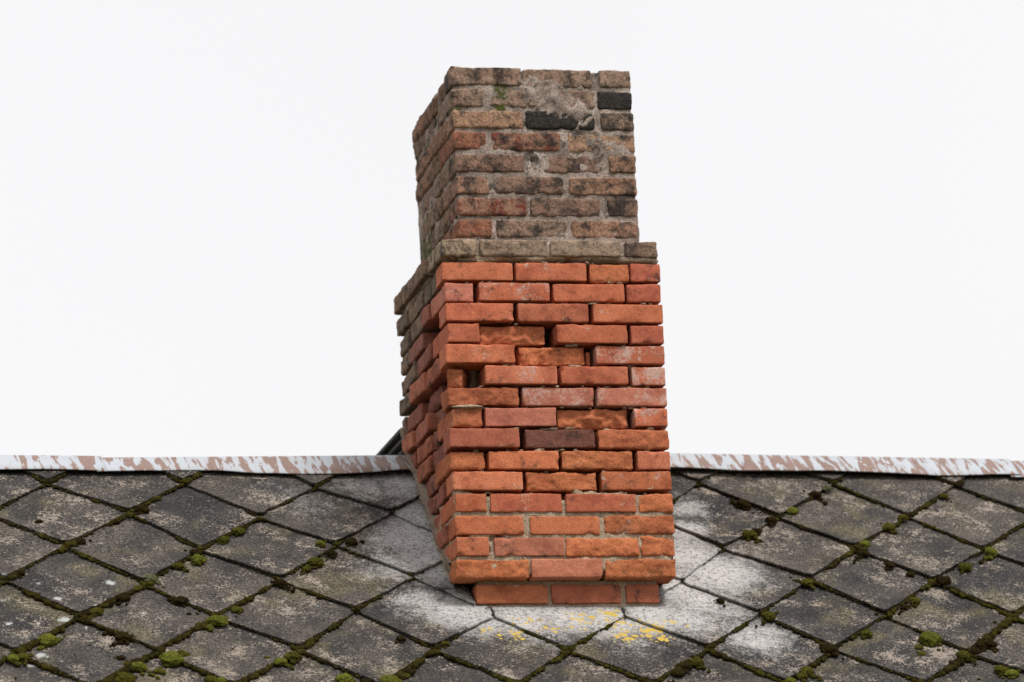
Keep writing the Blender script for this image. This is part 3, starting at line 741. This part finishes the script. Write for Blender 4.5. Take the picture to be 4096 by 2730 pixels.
# long pale mortar tongue in the bed joint at the broken corner
Vb, Fb = I3
V = Vb * (1 + .16 * fbm(Vb * 2.2, 5, 4))[:, None] * np.array([.054, .016, .0068])
o = add_mesh('mortar_lump', V, Fb, M_MORTAR, chim, (.065, .004, hmap(8 * CPITCH) - .0055)); set_attr(o, 'moss', np.zeros(len(V)))

# ---------------------------------------------------------------- moss
MC = {'b': (.165, .180, .030), 'g': (.095, .092, .016), 'd': (.036, .026, .008), 'p': (.155, .165, .095)}
def moss_amount(s, t):
    a = .50 + .36 * smooth(.8, 1.4, t) + .26 * smooth(-.3, -1.0, s) + .12 * smooth(1.2, 1.8, s)
    dx = max(0, max(-.05 - s, s - .85)); dt = max(0, t - 1.12)
    near = math.exp(-((dx / .22) ** 2 + (dt / .16) ** 2)); return float(a * (1 - .92 * near))
mr = random.Random(21); Vs, Fs, Cs, base = [], [], [], 0
def add_clump(pos, r, col, flat=.75, big=False):
    global base
    Vb, Fb = I2 if big else I1
    k = mr.random() * 100
    V = Vb * (1 + .32 * vnoise(Vb * 2.3 + k, 2))[:, None] * np.array([r * mr.uniform(.85, 1.3), r * mr.uniform(.85, 1.2), r * flat]) + np.array(pos)
    Vs.append(V); Fs.append(Fb + base); Cs.append(np.tile(np.array(col) * mr.uniform(.75, 1.25), (len(V), 1))); base += len(V)
for (kind, a, b, c) in EDGES:
    L = float(np.linalg.norm(b - a)); n = int(L / .0046)
    mid = (a + b) / 2; ph = mr.random() * 50
    if mid[0] < -2.4 or mid[0] > 3.0 or mid[1] > 2.3: n = n // 2
    f = (np.arange(n) + np.array([mr.random() for _ in range(n)])) / n
    PP = a + (b - a) * f[:, None]; Z = np.full(n, ph)
    am = np.array([moss_amount(*p) for p in PP]) + (.16 if kind == 'R' else -.05)
    am += .70 * vnoise(np.stack([PP[:, 0] * 15 + ph, PP[:, 1] * 15, Z], 1), 4) + .30 * vnoise(np.stack([PP[:, 0] * 4 + ph, PP[:, 1] * 4, Z], 1), 5)
    am += .25 * np.maximum(0, 1 - np.minimum(f, 1 - f) * L / .05)
    gn = vnoise(np.stack([PP[:, 0] * 5, PP[:, 1] * 5, np.full(n, 9.)], 1), 6)
    for q in range(n):
        p = PP[q]; A = am[q]
        if p[1] < .15 or p[1] > TE or (-.01 < p[0] < .78 and YR - p[1] * CP > 0): continue
        if A < .40 or mr.random() > A * 1.1: continue
        r = .0022 + max(0, A - .32) * mr.uniform(.002, .0105)
        nrm = np.array([-1, .9]) if kind == 'L' else np.array([1, .9]); nrm = nrm / np.linalg.norm(nrm)
        p = p + nrm * (r * .3 + mr.uniform(-.003, .005) + max(0, A - .7) * mr.uniform(-.006, .016))
        g = max(0, mr.random() * .7 + .3 * gn[q])
        add_clump((p[0], -p[1], SLOPE * (p[1] - c[1]) * .6 - .003 + r * .12), r, np.array(MC['d']) * (1 - g) + np.array(MC['g']) * g, .8, r > .0075)
# scattered tufts on the tile faces
for _ in range(420):
    s, t = mr.uniform(-2.2, 2.7), mr.uniform(.5, 2.2)
    if -.15 < s < 1.0 and t < 1.25: continue
    if mr.random() > (.75 if s < -.7 and t > .9 else .2): continue
    r = mr.choice([.003, .004, .004, .006, .009]); add_clump((s, -t, .001), r, np.array(MC['d']) * 1.1, .8, r > .005)
CUSH = [(-1.419,1.328,.032,'b'),(-1.546,1.438,.02,'b'),(-1.515,1.431,.021,'g'),(-.836,1.201,.029,'b'),(-.835,.777,.023,'b'),(-.833,.728,.02,'d'),(-1.023,1.457,.036,'b'),(-1.14,1.498,.024,'b'),(-1.23,1.13,.02,'g'),(-.723,.633,.017,'g'),(-.908,.821,.018,'g'),(-1.022,.909,.023,'p'),(-1.217,.645,.015,'d'),(-1.456,.867,.017,'d'),(-.98,.421,.021,'d'),(-.915,1.582,.021,'g'),(-.88,1.586,.017,'b'),(-1.189,1.435,.014,'d'),(-1.344,.507,.012,'d'),(-1.134,1.041,.021,'d'),(-1.196,1.576,.03,'g'),(-.934,1.063,.023,'d'),(-1.164,1.307,.026,'d'),(-.469,1.586,.027,'b'),(-.325,1.607,.033,'b'),(-.402,1.606,.021,'d'),(-.617,1.433,.023,'g'),(-.663,1.464,.02,'b'),(-.43,.796,.024,'g'),(-.47,.839,.015,'g'),(-.366,.727,.017,'d'),(-.392,.658,.015,'b'),(-.232,1.313,.015,'d'),(-.087,1.347,.014,'g'),(-.249,1.537,.018,'d'),(-.575,.936,.02,'d'),(-.28,.652,.021,'d'),(-.753,1.12,.017,'g'),(-.664,.576,.018,'g'),(1.155,.599,.026,'g'),(1.192,.565,.015,'d'),(1.358,.421,.021,'b'),(1.264,.487,.02,'d'),(1.477,.3,.021,'d'),(1.533,.243,.017,'p'),(1.186,.374,.024,'d'),(1.082,1.171,.023,'g'),(1.277,.939,.021,'g'),(.672,1.555,.02,'d'),(.753,1.483,.023,'g'),(.711,1.505,.018,'d'),(1.238,1.4,.026,'d'),(1.119,1.541,.023,'g'),(1.095,1.579,.02,'g'),(1.043,1.605,.018,'b'),(.935,1.058,.012,'d'),(1.611,1.343,.038,'b'),(2.01,.72,.023,'b'),(1.683,.538,.021,'g'),(1.564,.658,.017,'b'),(1.538,.724,.02,'d'),(1.885,.83,.023,'g'),(1.776,.931,.027,'d'),(1.587,1.105,.015,'d'),(1.634,1.065,.018,'g'),(1.809,1.368,.029,'d'),(1.75,1.412,.02,'d'),(1.7,1.444,.023,'g'),(1.4,1.29,.018,'g'),(1.757,.462,.017,'g'),(1.806,1.541,.023,'g'),(1.838,1.565,.02,'b'),(1.673,.873,.014,'d'),(1.613,.811,.017,'d'),(1.956,.302,.014,'g')]
for (s_c, t_c, r_c, c_c) in CUSH:
    sl = mr.choice([-1, 1, 1])
    for _ in range(16):
        d = mr.gauss(0, 1.25) * r_c; e_ = mr.gauss(0, .35) * r_c
        s, t = s_c + d * .71 - e_ * .7 * sl, t_c - sl * d * .71 - e_ * .7
        add_clump((s, -t, .002), r_c * mr.uniform(.12, .42), np.array(MC[c_c]) * .55 + np.array(MC['d']) * .5, .75, True)
V, F, Cc = np.concatenate(Vs), np.concatenate(Fs), np.concatenate(Cs)
moss = add_mesh('moss', V, F, M_MOSS, None, (0, YR, ZR), RR); set_col(moss, 'mcol', Cc)
moss['kind'] = 'stuff'; moss['label'] = 'dark olive moss growing along the joints between slates'; moss['category'] = 'moss'

ML = {'b': ('bright green domed moss cushion on the slate joints', 'bright green moss cushions'), 'g': ('olive green lumpy moss cushion on the slate joints', 'olive moss cushions'),
      'd': ('dark brown moss tuft on the slate joints', 'dark brown moss tufts'), 'p': ('pale grey-green crusty moss lump on a slate joint', 'pale grey-green moss lumps')}
for k, (s, t, r, c) in enumerate(CUSH):
    Vs, Fs, Cs, base = [], [], [], 0
    lobes = [(0, 0, 1.0)] + [(mr.uniform(-.75, .75), mr.uniform(-.5, .5), mr.uniform(.42, .72)) for _ in range(2 if r > .03 and c == 'b' else 6)]
    for (a, b, q) in lobes:
        Vb, Fb = I4 if (r > .022 and q == 1.0) else I3
        kk = mr.random() * 100; rr = r * q * .86
        bump = 1 + .20 * vnoise(Vb * 2.0 + kk, 1) + .20 * fbm(Vb * 6 + kk, 2, 4, .7)
        V = Vb * bump[:, None] * np.array([rr * 1.15, rr, rr * .72]); V[:, 2] = np.maximum(V[:, 2], -.35 * rr)
        V += np.array([a * r, b * r, rr * .22])
        Vs.append(V); Fs.append(Fb + base); base += len(V)
        top = np.clip(Vb[:, 2] * .5 + .5, 0, 1)[:, None]
        Cs.append(np.array(MC[c]) * mr.uniform(.85, 1.15) * (1 + .15 * vnoise(Vb * 3 + kk, 4))[:, None] + 0 * top)
    o = add_mesh('moss_cushion', np.concatenate(Vs), np.concatenate(Fs), M_MOSS, None, tuple(roofpt(s, t - r * .3, .004)), RR)
    set_col(o, 'mcol', np.concatenate(Cs))
    o['label'], o['group'] = ML[c]; o['category'] = 'moss cushion'
    if c == 'b' and r >= .036: o['label'] = 'largest bright green moss dome alone on a slate joint right of the chimney' if s > 0 else 'largest bright green double moss cushion on the mossiest stretch of slates'

# ---------------------------------------------------------------- render settings
scene.render.engine = 'CYCLES'
scene.render.resolution_x, scene.render.resolution_y = 1024, 682
scene.cycles.max_bounces = 6
